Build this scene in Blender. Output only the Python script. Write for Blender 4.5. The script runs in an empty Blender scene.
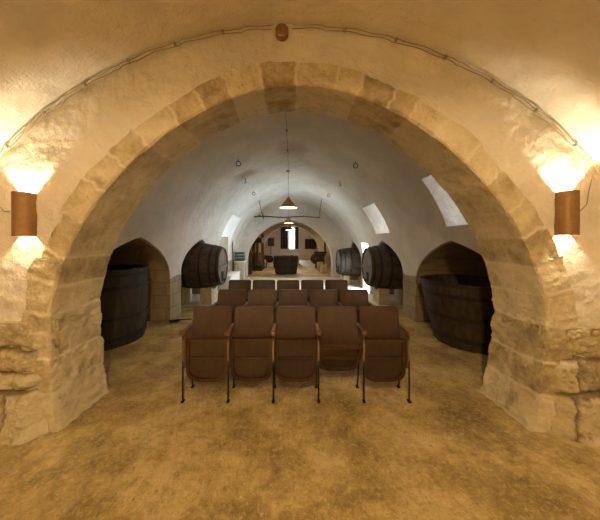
import bpy, bmesh, math, random
from mathutils import Vector, Matrix, noise, Euler
PI = math.pi
random.seed(7)
SC = bpy.context.scene
COL = SC.collection
def V(*a): return Vector(a)
def nz(p, s=1.0, off=0.0): return noise.noise(Vector((p[0]*s+off, p[1]*s+off*1.3, p[2]*s-off)))
def fbm(p, s, off=0.0, o=4): return noise.fractal(Vector((p[0]*s+off, p[1]*s+off*1.3, p[2]*s-off)), 0.6, 2.1, o)

# ------------------------------------------------------------------ materials
class NT:
    def __init__(s, name, rough=.8, spec=.3, metal=0):
        s.m = bpy.data.materials.new(name); s.m.use_nodes = True
        s.t = s.m.node_tree; s.b = s.t.nodes['Principled BSDF']
        s.b.inputs['Roughness'].default_value = rough
        s.b.inputs['Specular IOR Level'].default_value = spec
        s.b.inputs['Metallic'].default_value = metal
        s.co = s.t.nodes.new('ShaderNodeTexCoord')
    def n(s, t, **k):
        o = s.t.nodes.new('ShaderNode'+t)
        for a, b in k.items(): setattr(o, a, b)
        return o
    def l(s, a, b): s.t.links.new(a, b)
    def vec(s, scale=(1,1,1), rot=(0,0,0), src='Object'):
        mp = s.n('Mapping'); mp.inputs['Scale'].default_value = scale; mp.inputs['Rotation'].default_value = rot
        s.l(s.co.outputs[src], mp.inputs['Vector']); return mp.outputs[0]
    def noise(s, scale, detail=5, rough=.6, vec=None, dist=0):
        o = s.n('TexNoise'); o.inputs['Scale'].default_value = scale; o.inputs['Detail'].default_value = detail
        o.inputs['Roughness'].default_value = rough; o.inputs['Distortion'].default_value = dist
        s.l(vec if vec is not None else s.co.outputs['Object'], o.inputs['Vector']); return o.outputs['Fac']
    def ramp(s, f, stops, interp='LINEAR'):
        r = s.n('ValToRGB'); e = r.color_ramp.elements; r.color_ramp.interpolation = interp
        while len(e) > 1: e.remove(e[-1])
        for i, (p, c) in enumerate(stops):
            x = e[0] if i == 0 else e.new(p)
            x.position = p; c = c if isinstance(c, tuple) else (c, c, c); x.color = (*c[:3], 1)
        s.l(f, r.inputs[0]); return r.outputs[0]
    def mix(s, f, a, b, mode='MIX'):
        o = s.n('Mix', data_type='RGBA', blend_type=mode)
        for v, i in ((f, 0), (a, 6), (b, 7)):
            if isinstance(v, (int, float)): o.inputs[i].default_value = v if i == 0 else (v, v, v, 1)
            elif isinstance(v, tuple): o.inputs[i].default_value = (*v[:3], 1)
            else: s.l(v, o.inputs[i])
        return o.outputs[2]
    def math(s, op, a, b=0.0, clamp=False):
        o = s.n('Math', operation=op, use_clamp=clamp)
        for v, i in ((a, 0), (b, 1)):
            if isinstance(v, (int, float)): o.inputs[i].default_value = v
            else: s.l(v, o.inputs[i])
        return o.outputs[0]
    def xyz(s, src='Object'):
        o = s.n('SeparateXYZ'); s.l(s.co.outputs[src], o.inputs[0]); return o.outputs
    def color(s, c):
        if isinstance(c, tuple): s.b.inputs['Base Color'].default_value = (*c, 1)
        else: s.l(c, s.b.inputs['Base Color'])
    def bump(s, h, dist=.01, strength=1.0, prev=None):
        o = s.n('Bump'); o.inputs['Distance'].default_value = dist; o.inputs['Strength'].default_value = strength
        s.l(h, o.inputs['Height'])
        if prev is not None: s.l(prev, o.inputs['Normal'])
        s.l(o.outputs[0], s.b.inputs['Normal']); return o.outputs[0]

def mat_plaster():
    k = NT('lime_plaster', .9, .15)
    c = k.ramp(k.noise(1.3, 6, .65), [(.3, (.60, .54, .43)), (.55, (.72, .66, .54)), (.75, (.78, .73, .62))])
    c = k.mix(k.ramp(k.noise(9, 5, .7), [(.60, 0.0), (.78, .35)]), c, (.42, .34, .22))
    k.color(c)
    a = k.bump(k.noise(7, 6, .55, k.vec((1, 1, .55), (0, .6, 0)), .5), .022)
    k.bump(k.noise(45, 4, .6), .008, 1, a)
    return k.m
def stone_cols(k, f):
    return k.ramp(f, [(.28, (.27, .205, .11)), (.45, (.50, .41, .24)), (.58, (.63, .54, .35)), (.8, (.74, .66, .47))])
def mat_arch():
    k = NT('arch_stone', .9, .15)
    at = k.n('Attribute', attribute_name='joint'); at2 = k.n('Attribute', attribute_name='tone')
    f = k.math('ADD', k.math('MULTIPLY', k.noise(5, 7, .7), .8), k.math('MULTIPLY', at2.outputs['Fac'], .22))
    c = stone_cols(k, f)
    c = k.mix(k.ramp(k.noise(2.3, 6, .75, None, .4), [(.56, 0.0), (.66, .55)]), c, (.25, .185, .11))
    c = k.mix(k.math('MULTIPLY', at.outputs['Fac'], .95), c, (.74, .67, .50))
    c = k.mix(k.ramp(k.noise(16, 4, .75), [(.64, 0.0), (.72, .7)]), c, (.2, .145, .07))
    k.color(c)
    a = k.bump(k.noise(14, 7, .65, k.vec((1, 1, 1.6))), .016)
    k.bump(k.noise(70, 3, .6), .008, 1, a)
    return k.m
def mat_rubble():
    k = NT('rubble_stone', .92, .12)
    at = k.n('Attribute', attribute_name='joint'); at2 = k.n('Attribute', attribute_name='tone')
    f = k.math('ADD', k.math('MULTIPLY', k.noise(4, 7, .7), .8), k.math('MULTIPLY', at2.outputs['Fac'], .2))
    c = stone_cols(k, f)
    c = k.mix(at.outputs['Fac'], c, (.20, .14, .07))
    c = k.mix(k.ramp(k.noise(12, 4, .75), [(.6, 0.0), (.7, .6)]), c, (.18, .12, .055))
    k.color(c)
    a = k.bump(k.noise(11, 7, .7), .03)
    k.bump(k.noise(60, 3, .6), .01, 1, a)
    return k.m
def mat_hall():
    k = NT('whitewashed_vault', .9, .15)
    x, y, z = k.xyz()
    base = k.ramp(k.noise(.9, 6, .65), [(.3, (.52, .46, .39)), (.6, (.66, .60, .52)), (.8, (.74, .69, .62))])
    base = k.mix(k.ramp(k.noise(14, 5, .8), [(.62, 0.0), (.8, .3)]), base, (.42, .36, .31))
    # lifting-damp: masonry shows bare towards the floor and inside the side recesses
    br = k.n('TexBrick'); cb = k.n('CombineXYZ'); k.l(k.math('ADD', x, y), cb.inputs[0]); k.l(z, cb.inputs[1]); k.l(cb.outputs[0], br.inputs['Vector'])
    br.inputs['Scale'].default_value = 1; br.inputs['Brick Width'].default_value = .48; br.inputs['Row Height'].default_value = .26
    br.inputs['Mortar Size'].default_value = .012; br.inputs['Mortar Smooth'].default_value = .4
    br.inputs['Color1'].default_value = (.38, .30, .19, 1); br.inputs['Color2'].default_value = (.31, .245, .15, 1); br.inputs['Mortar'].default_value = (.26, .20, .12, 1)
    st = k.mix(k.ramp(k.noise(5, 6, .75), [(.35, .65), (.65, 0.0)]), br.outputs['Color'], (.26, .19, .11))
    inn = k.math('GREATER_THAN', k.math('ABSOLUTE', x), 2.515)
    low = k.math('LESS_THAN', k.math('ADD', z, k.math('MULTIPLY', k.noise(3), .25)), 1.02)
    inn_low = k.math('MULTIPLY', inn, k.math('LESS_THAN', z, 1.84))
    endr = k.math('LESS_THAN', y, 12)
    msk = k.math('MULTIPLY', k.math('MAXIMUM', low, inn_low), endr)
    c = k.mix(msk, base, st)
    # soot ring on the crown around the old hook
    dx = k.math('POWER', k.math('DIVIDE', x, .38), 2.0); dy = k.math('POWER', k.math('DIVIDE', k.math('SUBTRACT', y, 5.3), .55), 2.0)
    d = k.math('SUBTRACT', 1.0, k.math('ADD', dx, dy), True)
    c = k.mix(k.math('MULTIPLY', k.math('MULTIPLY', d, .5), k.math('GREATER_THAN', z, 3)), c, (.30, .23, .17))
    # old stains
    c = k.mix(k.ramp(k.noise(1.7, 7, .8, k.vec((1, .5, 1.6))), [(.58, 0.0), (.75, .45)]), c, (.44, .36, .28))
    k.color(c)
    a = k.bump(k.noise(5, 6, .55), .04)
    b_ = k.bump(k.noise(40, 3, .6), .005, 1, a)
    k.bump(k.math('MULTIPLY', br.outputs['Fac'], k.math('MULTIPLY', msk, -1)), .012, 1, b_)
    return k.m
def mat_floor():
    k = NT('worn_floor', .55, .35)
    x, y, z = k.xyz()
    n1 = k.noise(1.5, 12, .74)
    c = k.ramp(n1, [(.34, (.15, .10, .03)), (.44, (.30, .215, .07)), (.50, (.44, .325, .12)), (.57, (.60, .46, .20)), (.70, (.72, .59, .31))])
    c = k.mix(k.ramp(k.noise(2.6, 10, .78), [(.5, 0.0), (.62, .6)]), c, (.25, .175, .07))
    c = k.mix(k.ramp(k.noise(26, 8, .85), [(.50, 0.0), (.62, .75)]), c, (.68, .55, .28))
    c = k.mix(k.ramp(k.noise(17, 5, .85, k.vec((1.3, .8, 1))), [(.55, 0.0), (.66, .75)]), c, (.16, .11, .045))
    vo = k.n('TexVoronoi', feature='DISTANCE_TO_EDGE'); vo.inputs['Scale'].default_value = .7
    wv = k.n('VectorMath', operation='ADD'); nn = k.n('TexNoise'); nn.inputs['Scale'].default_value = 3; k.l(k.co.outputs['Object'], nn.inputs['Vector'])
    k.l(k.co.outputs['Object'], wv.inputs[0]); k.l(nn.outputs['Color'], wv.inputs[1]); k.l(wv.outputs[0], vo.inputs['Vector'])
    c = k.mix(k.ramp(vo.outputs['Distance'], [(0.0, .18), (.01, 0.0)]), c, (.18, .12, .05))
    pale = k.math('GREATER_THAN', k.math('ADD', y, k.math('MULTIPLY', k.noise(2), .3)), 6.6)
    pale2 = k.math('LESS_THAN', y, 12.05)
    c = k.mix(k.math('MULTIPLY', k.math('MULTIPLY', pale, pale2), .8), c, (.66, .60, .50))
    k.color(c)
    a = k.bump(k.noise(6, 7, .7), .02)
    k.bump(k.noise(40, 5, .75), .010, 1, a)
    k.l(k.ramp(k.noise(5, 6, .7), [(.3, .38), (.7, .75)]), k.b.inputs['Roughness'])
    return k.m
def mat_wood(name, c0, c1, rough=.6, sc=(1, 1, 1), spec=.3, bump=.004, rot=(0, 0, 0)):
    k = NT(name, rough, spec)
    v = k.vec(sc, rot)
    f = k.noise(7, 7, .7, v, .6)
    c = k.ramp(f, [(.3, c0), (.7, c1)])
    c = k.mix(k.ramp(k.noise(2.5, 5, .7), [(.45, 0.0), (.75, .5)]), c, tuple(a*.55 for a in c0))
    k.color(c); k.bump(f, bump); return k.m
def mat_plain(name, c, rough=.6, metal=0, spec=.4, var=.25):
    k = NT(name, rough, spec, metal)
    k.color(k.ramp(k.noise(18, 5, .7), [(.3, tuple(a*(1-var) for a in c)), (.7, c)]))
    k.bump(k.noise(60, 3), .002); return k.m
def mat_emit(name, c, s):
    m = bpy.data.materials.new(name); m.use_nodes = True
    b = m.node_tree.nodes['Principled BSDF']; b.inputs['Base Color'].default_value = (*c, 1)
    b.inputs['Emission Color'].default_value = (*c, 1); b.inputs['Emission Strength'].default_value = s
    return m
M = dict(
    plaster=mat_plaster(), arch=mat_arch(), rubble=mat_rubble(), hall=mat_hall(), floor=mat_floor(),
    chair=mat_wood('varnished_plywood', (.028, .010, .0022), (.058, .023, .005), .5, (1, 1, .35), .25, .002),
    chair_under=mat_wood('raw_seat_underside', (.022, .012, .006), (.05, .028, .012), .8, (1, 1, .5), .2),
    arm=mat_wood('armrest_wood', (.13, .058, .02), (.22, .11, .045), .4, (1, .3, 1), .4, .001),
    side=mat_wood('pale_side_wood', (.13, .085, .04), (.22, .15, .08), .6),
    black=mat_plain('black_iron', (.014, .012, .011), .45, .6),
    iron=mat_plain('rusty_iron', (.05, .032, .022), .7, .5),
    stave=mat_wood('dark_cask_wood', (.011, .008, .005), (.062, .043, .024), .6, (2.2, 2.2, .25), .25, .012),
    staveh=mat_wood('dark_cask_wood_long', (.026, .018, .013), (.085, .064, .046), .65, (.25, 1, 1), .25, .012),
    head=mat_wood('cask_head_wood', (.10, .072, .05), (.26, .20, .14), .7, (1, 1, .25), .2, .01),
    hoop=mat_plain('black_hoop', (.02, .015, .011), .6, .3),
    copper=mat_plain('copper_clay', (.30, .16, .055), .55, .25, .4, .3),
    shade=mat_plain('pendant_shade', (.42, .20, .075), .5, .2, .4, .2),
    inner=mat_plain('shade_inside', (.8, .72, .58), .6),
    cable=mat_plain('cable_sheath', (.34, .27, .17), .6),
    cord=mat_plain('lamp_cord', (.10, .08, .06), .6),
    block=mat_plain('pale_limestone', (.52, .43, .28), .9, 0, .15, .35),
    white=mat_plain('whitewash', (.72, .69, .63), .9, 0, .2, .15),
    oldwood=mat_wood('old_beam_wood', (.06, .038, .022), (.16, .105, .062), .8, (1, 1, .3), .2, .01),
    darkwood=mat_wood('very_dark_wood', (.022, .015, .010), (.055, .038, .026), .75, (1, 1, .3), .2, .01),
    polewood=mat_wood('pole_wood', (.05, .032, .022), (.12, .08, .05), .8, (.3, 1, 1), .2, .01),
    green=mat_plain('green_paint', (.035, .075, .045), .5),
    bulb=mat_emit('lamp_bulb', (1, .78, .45), 9),
)

# ------------------------------------------------------------------ mesh helpers
def finish(name, bm, mat, parent=None, smooth=35, loc=None):
    me = bpy.data.meshes.new(name); bm.normal_update(); bm.to_mesh(me); bm.free()
    for m in (mat if isinstance(mat, (list, tuple)) else [mat]): me.materials.append(m)
    if smooth:
        me.shade_smooth(); me.set_sharp_from_angle(angle=math.radians(smooth))
    o = bpy.data.objects.new(name, me); COL.objects.link(o)
    if parent: o.parent = parent
    if loc: o.location = loc
    return o
def tag(o, label=None, cat=None, group=None, kind=None):
    if label: o['label'] = label
    if cat: o['category'] = cat
    if group: o['group'] = group
    if kind: o['kind'] = kind
    return o
def thing(name, label, cat, loc=(0, 0, 0), rz=0, group=None):
    o = bpy.data.objects.new(name, None); COL.objects.link(o); o.empty_display_size = .1
    o.location = loc; o.rotation_euler = (0, 0, rz); return tag(o, label, cat, group)
def BM(): return bmesh.new()
def merge(bm, sub):
    me = bpy.data.meshes.new('t'); sub.to_mesh(me); bm.from_mesh(me); bpy.data.meshes.remove(me); sub.free()
def box(bm, c, s, bev=0, rot=None, jit=0, seg=2):
    t = BM(); bmesh.ops.create_cube(t, size=1)
    for v in t.verts:
        v.co = Vector((v.co.x*s[0], v.co.y*s[1], v.co.z*s[2]))
        if jit: v.co += Vector([random.uniform(-jit, jit) for _ in range(3)])
    if bev: bmesh.ops.bevel(t, geom=t.edges[:], offset=bev, segments=seg, affect='EDGES', profile=.5)
    R = Euler(rot).to_matrix() if rot else Matrix.Identity(3)
    for v in t.verts: v.co = R @ v.co + Vector(c)
    merge(bm, t)
def tube(bm, pts, r, n=8, cap=True):
    pts = [Vector(p) for p in pts]; rings = []
    rr = r if isinstance(r, (list, tuple)) else [r]*len(pts)
    up = None
    for i, p in enumerate(pts):
        d = (pts[min(i+1, len(pts)-1)] - pts[max(i-1, 0)]).normalized()
        if up is None: up = Vector((0, 0, 1)) if abs(d.z) < .9 else Vector((1, 0, 0))
        a = d.cross(up).normalized(); up = a.cross(d).normalized()
        rings.append([bm.verts.new(p + (a*math.cos(t) + up*math.sin(t))*rr[i]) for t in [2*PI*k/n for k in range(n)]])
    for i in range(len(rings)-1):
        for k in range(n): bm.faces.new((rings[i][k], rings[i][(k+1) % n], rings[i+1][(k+1) % n], rings[i+1][k]))
    if cap: bm.faces.new(rings[0][::-1]); bm.faces.new(rings[-1])
def lathe(bm, prof, n=32, mtx=None, closed=False, rfun=None):
    """prof: list of (r, z) about Z. closed=True joins last to first."""
    mtx = mtx or Matrix.Identity(4); rings = []
    for r, z in prof:
        if r < 1e-6: rings.append([bm.verts.new(mtx @ Vector((0, 0, z)))])
        else: rings.append([bm.verts.new(mtx @ Vector(((r+(rfun(k, z) if rfun else 0))*math.cos(2*PI*k/n), (r+(rfun(k, z) if rfun else 0))*math.sin(2*PI*k/n), z))) for k in range(n)])
    seq = list(range(len(rings))); pairs = list(zip(seq, seq[1:])) + ([(seq[-1], 0)] if closed else [])
    for i, j in pairs:
        A, B = rings[i], rings[j]
        for k in range(n):
            k2 = (k+1) % n
            if len(A) == 1 and len(B) == 1: break
            if len(A) == 1: bm.faces.new((A[0], B[k2], B[k]))
            elif len(B) == 1: bm.faces.new((A[k], A[k2], B[0]))
            else: bm.faces.new((A[k], A[k2], B[k2], B[k]))
def grid(bm, pos, nu, nv):
    vs = [[bm.verts.new(pos(i/nu, j/nv)) for j in range(nv+1)] for i in range(nu+1)]
    for i in range(nu):
        for j in range(nv): bm.faces.new((vs[i][j], vs[i+1][j], vs[i+1][j+1], vs[i][j+1]))
    return vs
def prism(poly, axis, a, b):
    """closed prism: poly of 2D points; axis 'y' -> (x,z) extruded along y, 'x' -> (y,z) along x"""
    bm = BM()
    f = (lambda p, t: (p[0], t, p[1])) if axis == 'y' else (lambda p, t: (t, p[0], p[1]))
    A = [bm.verts.new(f(p, a)) for p in poly]; B = [bm.verts.new(f(p, b)) for p in poly]
    n = len(poly); bm.faces.new(A); bm.faces.new(B[::-1])
    for i in range(n): bm.faces.new((A[i], B[i], B[(i+1) % n], A[(i+1) % n]))
    bmesh.ops.recalc_face_normals(bm, faces=bm.faces); return bm

# ------------------------------------------------------------------ dimensions (metres, camera at the origin looking +Y)
EYE = 1.6
WY = 2.20           # face of the first cross wall
AX, ARX, ARZ, ASP = .05, 2.11, 2.05, .90   # arch centre, radii, springing
VR, VZ = 3.39, .09  # front vault radius, centre height
HW, HS, HR = 2.5, 1.0, 2.55   # hall half width, springing, rise
HEND = 12.0
def cam_ray(px, py): return Vector(((px-292)/255, 1, (243-py)/255))
def vault_hit(px, py):
    d = cam_ray(px, py); zc = EYE-HS
    a = d.x**2/HW**2 + d.z**2/HR**2; b = 2*zc*d.z/HR**2; c = zc**2/HR**2 - 1
    t = (-b+math.sqrt(b*b-4*a*c))/(2*a); return Vector((d.x*t, t, EYE+d.z*t))
def crown_z(x): return HS + HR*math.sqrt(max(0, 1-(x/HW)**2))

# ------------------------------------------------------------------ floor
bm = BM()
grid(bm, lambda u, v: V(-4.7+9.4*u, -3.0+31*v, 0), 10, 30)
tag(finish('floor', bm, M['floor'], smooth=0), kind='structure')

# ------------------------------------------------------------------ front vault and cross wall
def front_vault(u, v):
    th = -.03 + (PI+.06)*u; y = -2.7 + (WY+.03+2.7)*v
    p = V(VR*math.cos(th), y, VZ+VR*math.sin(th))
    d = .022*fbm(p, .9, 3) + .012*fbm((p.x, p.y*1.8, p.z), 4.5, 9)
    d *= 1 if v < .97 else .4
    return p - V(math.cos(th), 0, math.sin(th))*d
bm = BM(); grid(bm, front_vault, 420, 170)
tag(finish('ceiling', bm, M['plaster'], smooth=60), kind='structure')
bm = BM(); grid(bm, lambda u, v: V(-3.45+6.9*u, -2.6, 3.6*v), 8, 5)
tag(finish('wall_back', bm, M['plaster']), kind='structure')

def arch_pt(t):
    """t in 0..PI, angle-like parameter; returns point and outward normal in (x, z)"""
    def P(t):
        c, s = math.cos(t), math.sin(t); e = 2/1.75
        return Vector((AX + ARX*math.copysign(abs(c)**e, c), ASP + ARZ*abs(s)**e))
    p = P(t); a = P(max(0, t-.01)); b = P(min(PI, t+.01)); d = (b-a).normalized()
    return p, Vector((d.y, -d.x))
# arc-length table of the whole opening, right foot -> crown -> left foot
path = []
FOOT = 2.0
for i in range(40):
    k = i/40; z = ASP*k; x = FOOT+.05 + (AX+ARX-FOOT-.05)*k**.8
    path.append((Vector((x, z)), Vector((1, -.06))))
for i in range(401): path.append(arch_pt(PI*i/400))
for i in range(39, -1, -1):
    k = i/40; z = ASP*k; x = -FOOT + (AX-ARX+FOOT)*k**.8
    path.append((Vector((x, z)), Vector((-1, -.06))))
S = [0]
for i in range(1, len(path)): S.append(S[-1] + (path[i][0]-path[i-1][0]).length)
L = S[-1]
def at_s(s):
    s = min(max(s, 0), L-1e-6); lo, hi = 0, len(S)-1
    while hi-lo > 1:
        m = (lo+hi)//2
        if S[m] <= s: lo = m
        else: hi = m
    k = (s-S[lo])/max(1e-9, S[hi]-S[lo])
    return path[lo][0].lerp(path[hi][0], k), path[lo][1].lerp(path[hi][1], k).normalized()
rng = random.Random(3)
bounds = [0, .30, .58, .90]
while bounds[-1] < L-1.05: bounds.append(bounds[-1] + rng.choice([.2, .25, .29, .33, .27]))
bounds += [L-.62, L-.33, L]
bounds = sorted(set(bounds)); blk = [dict(w=rng.uniform(.18, .215), t=rng.random(), o=rng.uniform(-.006, .016), m=rng.uniform(.35, .65)) for _ in bounds]
def block_at(s, wob):
    s2 = s + wob; i = 0
    for k in range(len(bounds)-1):
        if s2 >= bounds[k]: i = k
    return i, min(abs(s2-bounds[i]), abs(bounds[i+1]-s2))
# cross-section: (kind, value)
sec = [('far', .85), ('far', .6), ('far', .3), ('far', .12), ('far', .04)]
sec += [('sof', v/26) for v in range(26, -1, -1)]
sec += [('face', v/16) for v in range(0, 17)] + [('edge', 1)]
bm = BM(); lj = bm.verts.layers.float.new('joint'); ltn = bm.verts.layers.float.new('tone')
NS = 760; rows = []
for i in range(NS+1):
    s = L*i/NS; p, n = at_s(s); row = []
    for kind, v in sec:
        q = V(p.x, WY, p.y)
        flare = max(0, min(1, (p.y-1.2)/1.5))*.065
        if kind == 'far': off, y = v+flare-.02*(v < .05), WY+.54+.003*(v > .05)
        elif kind == 'sof': off, y = 0, WY-.045 + .585*v
        elif kind == 'face': off, y = v, WY-.045
        else: off, y = v, WY+.05
        wob = .03*nz((s*2, y*2.2, off*3), 1.1, 5)
        b, dist = block_at(s, wob); B = blk[b]
        low = p.y < 1.02
        W = B['w'] + .025*nz((s*6, 0, 0), 1, 2) + (.05 if p.y < 1.4 else 0)
        jw = .019 + .006*nz((s*5, y*5, off*5))
        j = max(0, 1-dist/jw)
        if kind == 'sof' and .05 < v < .97:
            cj = abs(v-B['m'])*.54
            if b % 2: j = max(j, max(0, 1-cj/jw)*.8)
        if kind == 'face' or kind == 'edge': off = off*W
        j = min(1, j)
        if kind == 'sof' and v > .04: j *= .3 if p.y > 1.7 else (.3+.7*(1.7-p.y)/.8 if p.y > .9 else 1)
        rough = .010*fbm((p.x, y, p.y), 5, 1) + .006*fbm((p.x+off*n.x, y, p.y+off*n.y), 16, 4)
        if low: rough *= 1.7
        corner = 0
        if kind == 'sof' and v < .12: corner = .010*(1-v/.12)**2
        if kind == 'face' and v < .12: y += .010*(1-v/.12)**2
        amp = .2 if kind == 'sof' else 1
        if kind == 'far': dd = V(0, 0, 0)
        elif kind == 'sof': dd = V(n.x, 0, n.y)*(max(0, min(1, (p.y-1.2)/1.5))*.065*v + corner + rough*(.7 if not low else 1.2) + B['o']*.3 + .002*j)
        else: dd = V(0, 1, 0)*(rough + B['o']*.8 + (-.004 if j > .3 else 0))
        if kind == 'face' and not low: dd += V(0, 1, 0)*(.012*max(0, noise.noise(Vector((s*3, v*1.5, 3)))*2))
        if p.y < .5 and kind == 'sof': dd -= V(n.x, 0, n.y)*.03*((.5-p.y)/.5)**2
        vv = bm.verts.new(V(p.x+n.x*off, y, p.y+n.y*off) + dd)
        vv[lj] = j if kind != 'far' else 0; vv[ltn] = B['t']
        row.append(vv)
    rows.append(row)
for i in range(NS):
    for k in range(len(sec)-1): bm.faces.new((rows[i][k], rows[i+1][k], rows[i+1][k+1], rows[i][k+1]))
tag(finish('trim_1', bm, M['arch'], smooth=70), kind='structure')

# plastered spandrel of the cross wall, from the ring out past the vault
def spandrel(u, v):
    s = .55 + (L-1.1)*u; p, n = at_s(s)
    r0 = .14; q0 = p + n*r0
    dirn = (q0 - Vector((AX, .4))).normalized()
    # distance to a circle a little outside the vault
    c = Vector((0, VZ)); R = VR+.08; m = q0-c; bq = m.dot(dirn); t = -bq + math.sqrt(max(0, bq*bq - (m.dot(m)-R*R)))
    q = q0 + dirn*t*v
    P = V(q.x, WY, q.y)
    d = .014*fbm(P, 2.2, 7) + .006*fbm((P.x*1.0+P.z*.5, P.y, P.z-P.x*.3), 6, 2)
    e = max(0, 1-v/.08)
    return P + V(0, d + .012*e - .004, 0)
bm = BM(); grid(bm, spandrel, 620, 90)
tag(finish('wall_front', bm, M['plaster'], smooth=70), kind='structure')

# rough footing masonry either side of the opening, ledges stepping out towards the floor
def footing(side, courses, seed):
    X0 = 2.03 if side < 0 else 2.15
    bm = BM(); lj = bm.verts.layers.float.new('joint'); ltn = bm.verts.layers.float.new('tone')
    r = random.Random(seed); cs = []
    for (z0, z1, out) in courses:
        xs = [1.90]
        while xs[-1] < 3.6: xs.append(xs[-1] + r.uniform(.26, .6))
        cs.append((z0, z1, out, xs, [(r.uniform(-.02, .03), r.random()) for _ in xs]))
    NX, NZ = 230, 150; rows = []; H = courses[-1][1]
    for i in range(NX+1):
        row = []
        for k in range(NZ+2):
            cap = k == NZ+1
            x = X0 + 1.35*(i/NX); z = H*min(k, NZ)/NZ
            w = .035*fbm((x, seed, z), 2.2, seed) ; w2 = .03*fbm((x, seed+4, z), 3, seed+2)
            zz, xx = z+w, x+w2
            ci = 0
            for q in range(len(cs)):
                if zz >= cs[q][0]: ci = q
            z0, z1, out, xs, props = cs[ci]
            bi = 0
            for q in range(len(xs)-1):
                if xx >= xs[q]: bi = q
            dz = min(zz-z0 if ci else 1, z1-zz if ci < len(cs)-1 else 1); dx = min(xx-xs[bi], xs[bi+1]-xx) if bi+1 < len(xs) else 1
            dist = max(0, min(dz, dx)); j = max(0, 1-dist/.022)
            bulge = 1-math.exp(-dist/.03)
            prot = out*(1 if ci == 0 else .75+.25*bulge) + props[bi][0]*bulge + .035*(bulge-1)
            prot += .035*fbm((x, 0, z), 5, seed) + .016*fbm((x, 0, z), 15, seed+1)
            if z < .12: prot += .05*(1-z/.12)
            ed = min(1, (x-X0)/.2); ed = ed*ed*(3-2*ed); prot = -.02 + (prot+.02)*ed
            lean = (-.0 if z > .3 else -.06*(1-z/.3))
            y = WY - prot
            if cap: y = WY+.08
            xo = x + lean*(1-min(1, (x-X0)/.3))
            vv = bm.verts.new(V(side*xo, y, z)); vv[lj] = min(1, j); vv[ltn] = props[bi][1]; row.append(vv)
        rows.append(row)
    for i in range(NX):
        for k in range(NZ+1):
            f = (rows[i][k], rows[i+1][k], rows[i+1][k+1], rows[i][k+1])
            bm.faces.new(f if side > 0 else f[::-1])
    return bm
tag(finish('wall_left', footing(-1, [(0, .38, .13), (.38, .52, .085), (.52, .70, .07), (.70, .93, .04)], 5), M['rubble'], smooth=70), kind='structure')
tag(finish('wall_right', footing(1, [(0, .34, .15), (.34, .62, .10), (.62, .88, .05)], 11), M['rubble'], smooth=70), kind='structure')

# ------------------------------------------------------------------ hall: one air volume (tunnel + recesses + light wells), seen from inside
def tunnel_poly(hw, sp, rise, cx=0, n=48):
    pts = [(cx-hw, 0), (cx+hw, 0)]
    for i in range(n+1):
        t = PI*i/n; pts.append((cx+hw*math.cos(t), sp+rise*math.sin(t)))
    return pts
def niche_poly(y0, y1, ya, sp, top):
    pts = [(y0, 0), (y1, 0)]
    n = 12
    for i in range(n+1):
        k = i/n; pts.append((y1+(ya-y1)*(1-math.cos(k*PI/2*.62))/(1-math.cos(PI/2*.62)), sp+(top-sp)*math.sin(k*PI/2*.62)/math.sin(PI/2*.62)))
    for i in range(n-1, -1, -1):
        k = i/n; pts.append((y0+(ya-y0)*(1-math.cos(k*PI/2*.62))/(1-math.cos(PI/2*.62)), sp+(top-sp)*math.sin(k*PI/2*.62)/math.sin(PI/2*.62)))
    return pts
def arch2_poly(hw, top, cx=0, n=40):
    pts = [(cx-hw, 0), (cx+hw, 0)]
    for i in range(n+1):
        t = PI*i/n; e = 2/1.85; c, s = math.cos(t), math.sin(t)
        pts.append((cx+hw*math.copysign(abs(c)**e, c), .75+(top-.75)*abs(s)**e))
    return pts
base = prism(tunnel_poly(HW, HS, HR), 'y', WY+.52, HEND)
me = bpy.data.meshes.new('wall_hall'); base.to_mesh(me); base.free(); me.materials.append(M['hall'])
hall = bpy.data.objects.new('wall_hall', me); COL.objects.link(hall)
cut = []
def add_air(bm_):
    m = bpy.data.meshes.new('c'); bm_.to_mesh(m); bm_.free(); m.materials.append(M['hall']); o = bpy.data.objects.new('c', m); COL.objects.link(o); cut.append(o)
add_air(prism(arch2_poly(2.03, 2.66, -.12), 'y', HEND-.3, HEND+.9))
add_air(prism(tunnel_poly(2.9, .9, 2.4, -.1), 'y', HEND+.5, 17.0))
add_air(prism(arch2_poly(2.0, 2.8, -.1), 'y', 16.8, 17.6))
add_air(prism(tunnel_poly(3.1, .9, 2.6, -.1), 'y', 17.5, 25.0))
add_air(prism([(-.34, .95), (.30, .95), (.30, 2.9), (.16, 3.1), (-.14, 3.14), (-.34, 3.05)], 'y', 24.8, 25.6))
for sd, lst in ((-1, [(2.95, 5.23, 4.05, .92, 1.70), (5.75, 8.0, 6.8, .95, 1.70)]),
                (1, [(2.75, 5.16, 3.9, .85, 1.64), (5.75, 8.0, 6.85, .90, 1.66), (9.2, 11.0, 10.1, .90, 1.66)])):
    if sd > 0: add_air(prism([(2.3, 0), (3.09, 0), (3.09, 1.60), (2.3, 1.60)], 'y', 8.2, 8.95))  # added opening hidden by the nearer right cask, lets fill daylight in
    for (a, b, c, d, e) in lst: add_air(prism(niche_poly(a, b, c, d, e), 'x', sd*2.2, sd*4.3))
WELLS = [(3.1, 3.88), (6.15, 7.15)]
for a, b in WELLS: add_air(prism([(1.5, 1.85), (3.1, 1.85), (3.1, 3.35), (1.5, 2.24)], 'y', a, b))
add_air(prism([(-2.2, 1.0), (-3.3, 1.0), (-3.3, 3.2), (-1.6, 2.36)], 'y', 8.55, 10.05))
for i, c in enumerate(cut):
    md = hall.modifiers.new('u%d' % i, 'BOOLEAN'); md.operation = 'UNION'; md.solver = 'EXACT'; md.object = c
bpy.context.view_layer.update()
dg = bpy.context.evaluated_depsgraph_get()
res = bpy.data.meshes.new_from_object(hall.evaluated_get(dg))
bpy.data.objects.remove(hall)
for c in cut: bpy.data.objects.remove(c)
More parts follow.
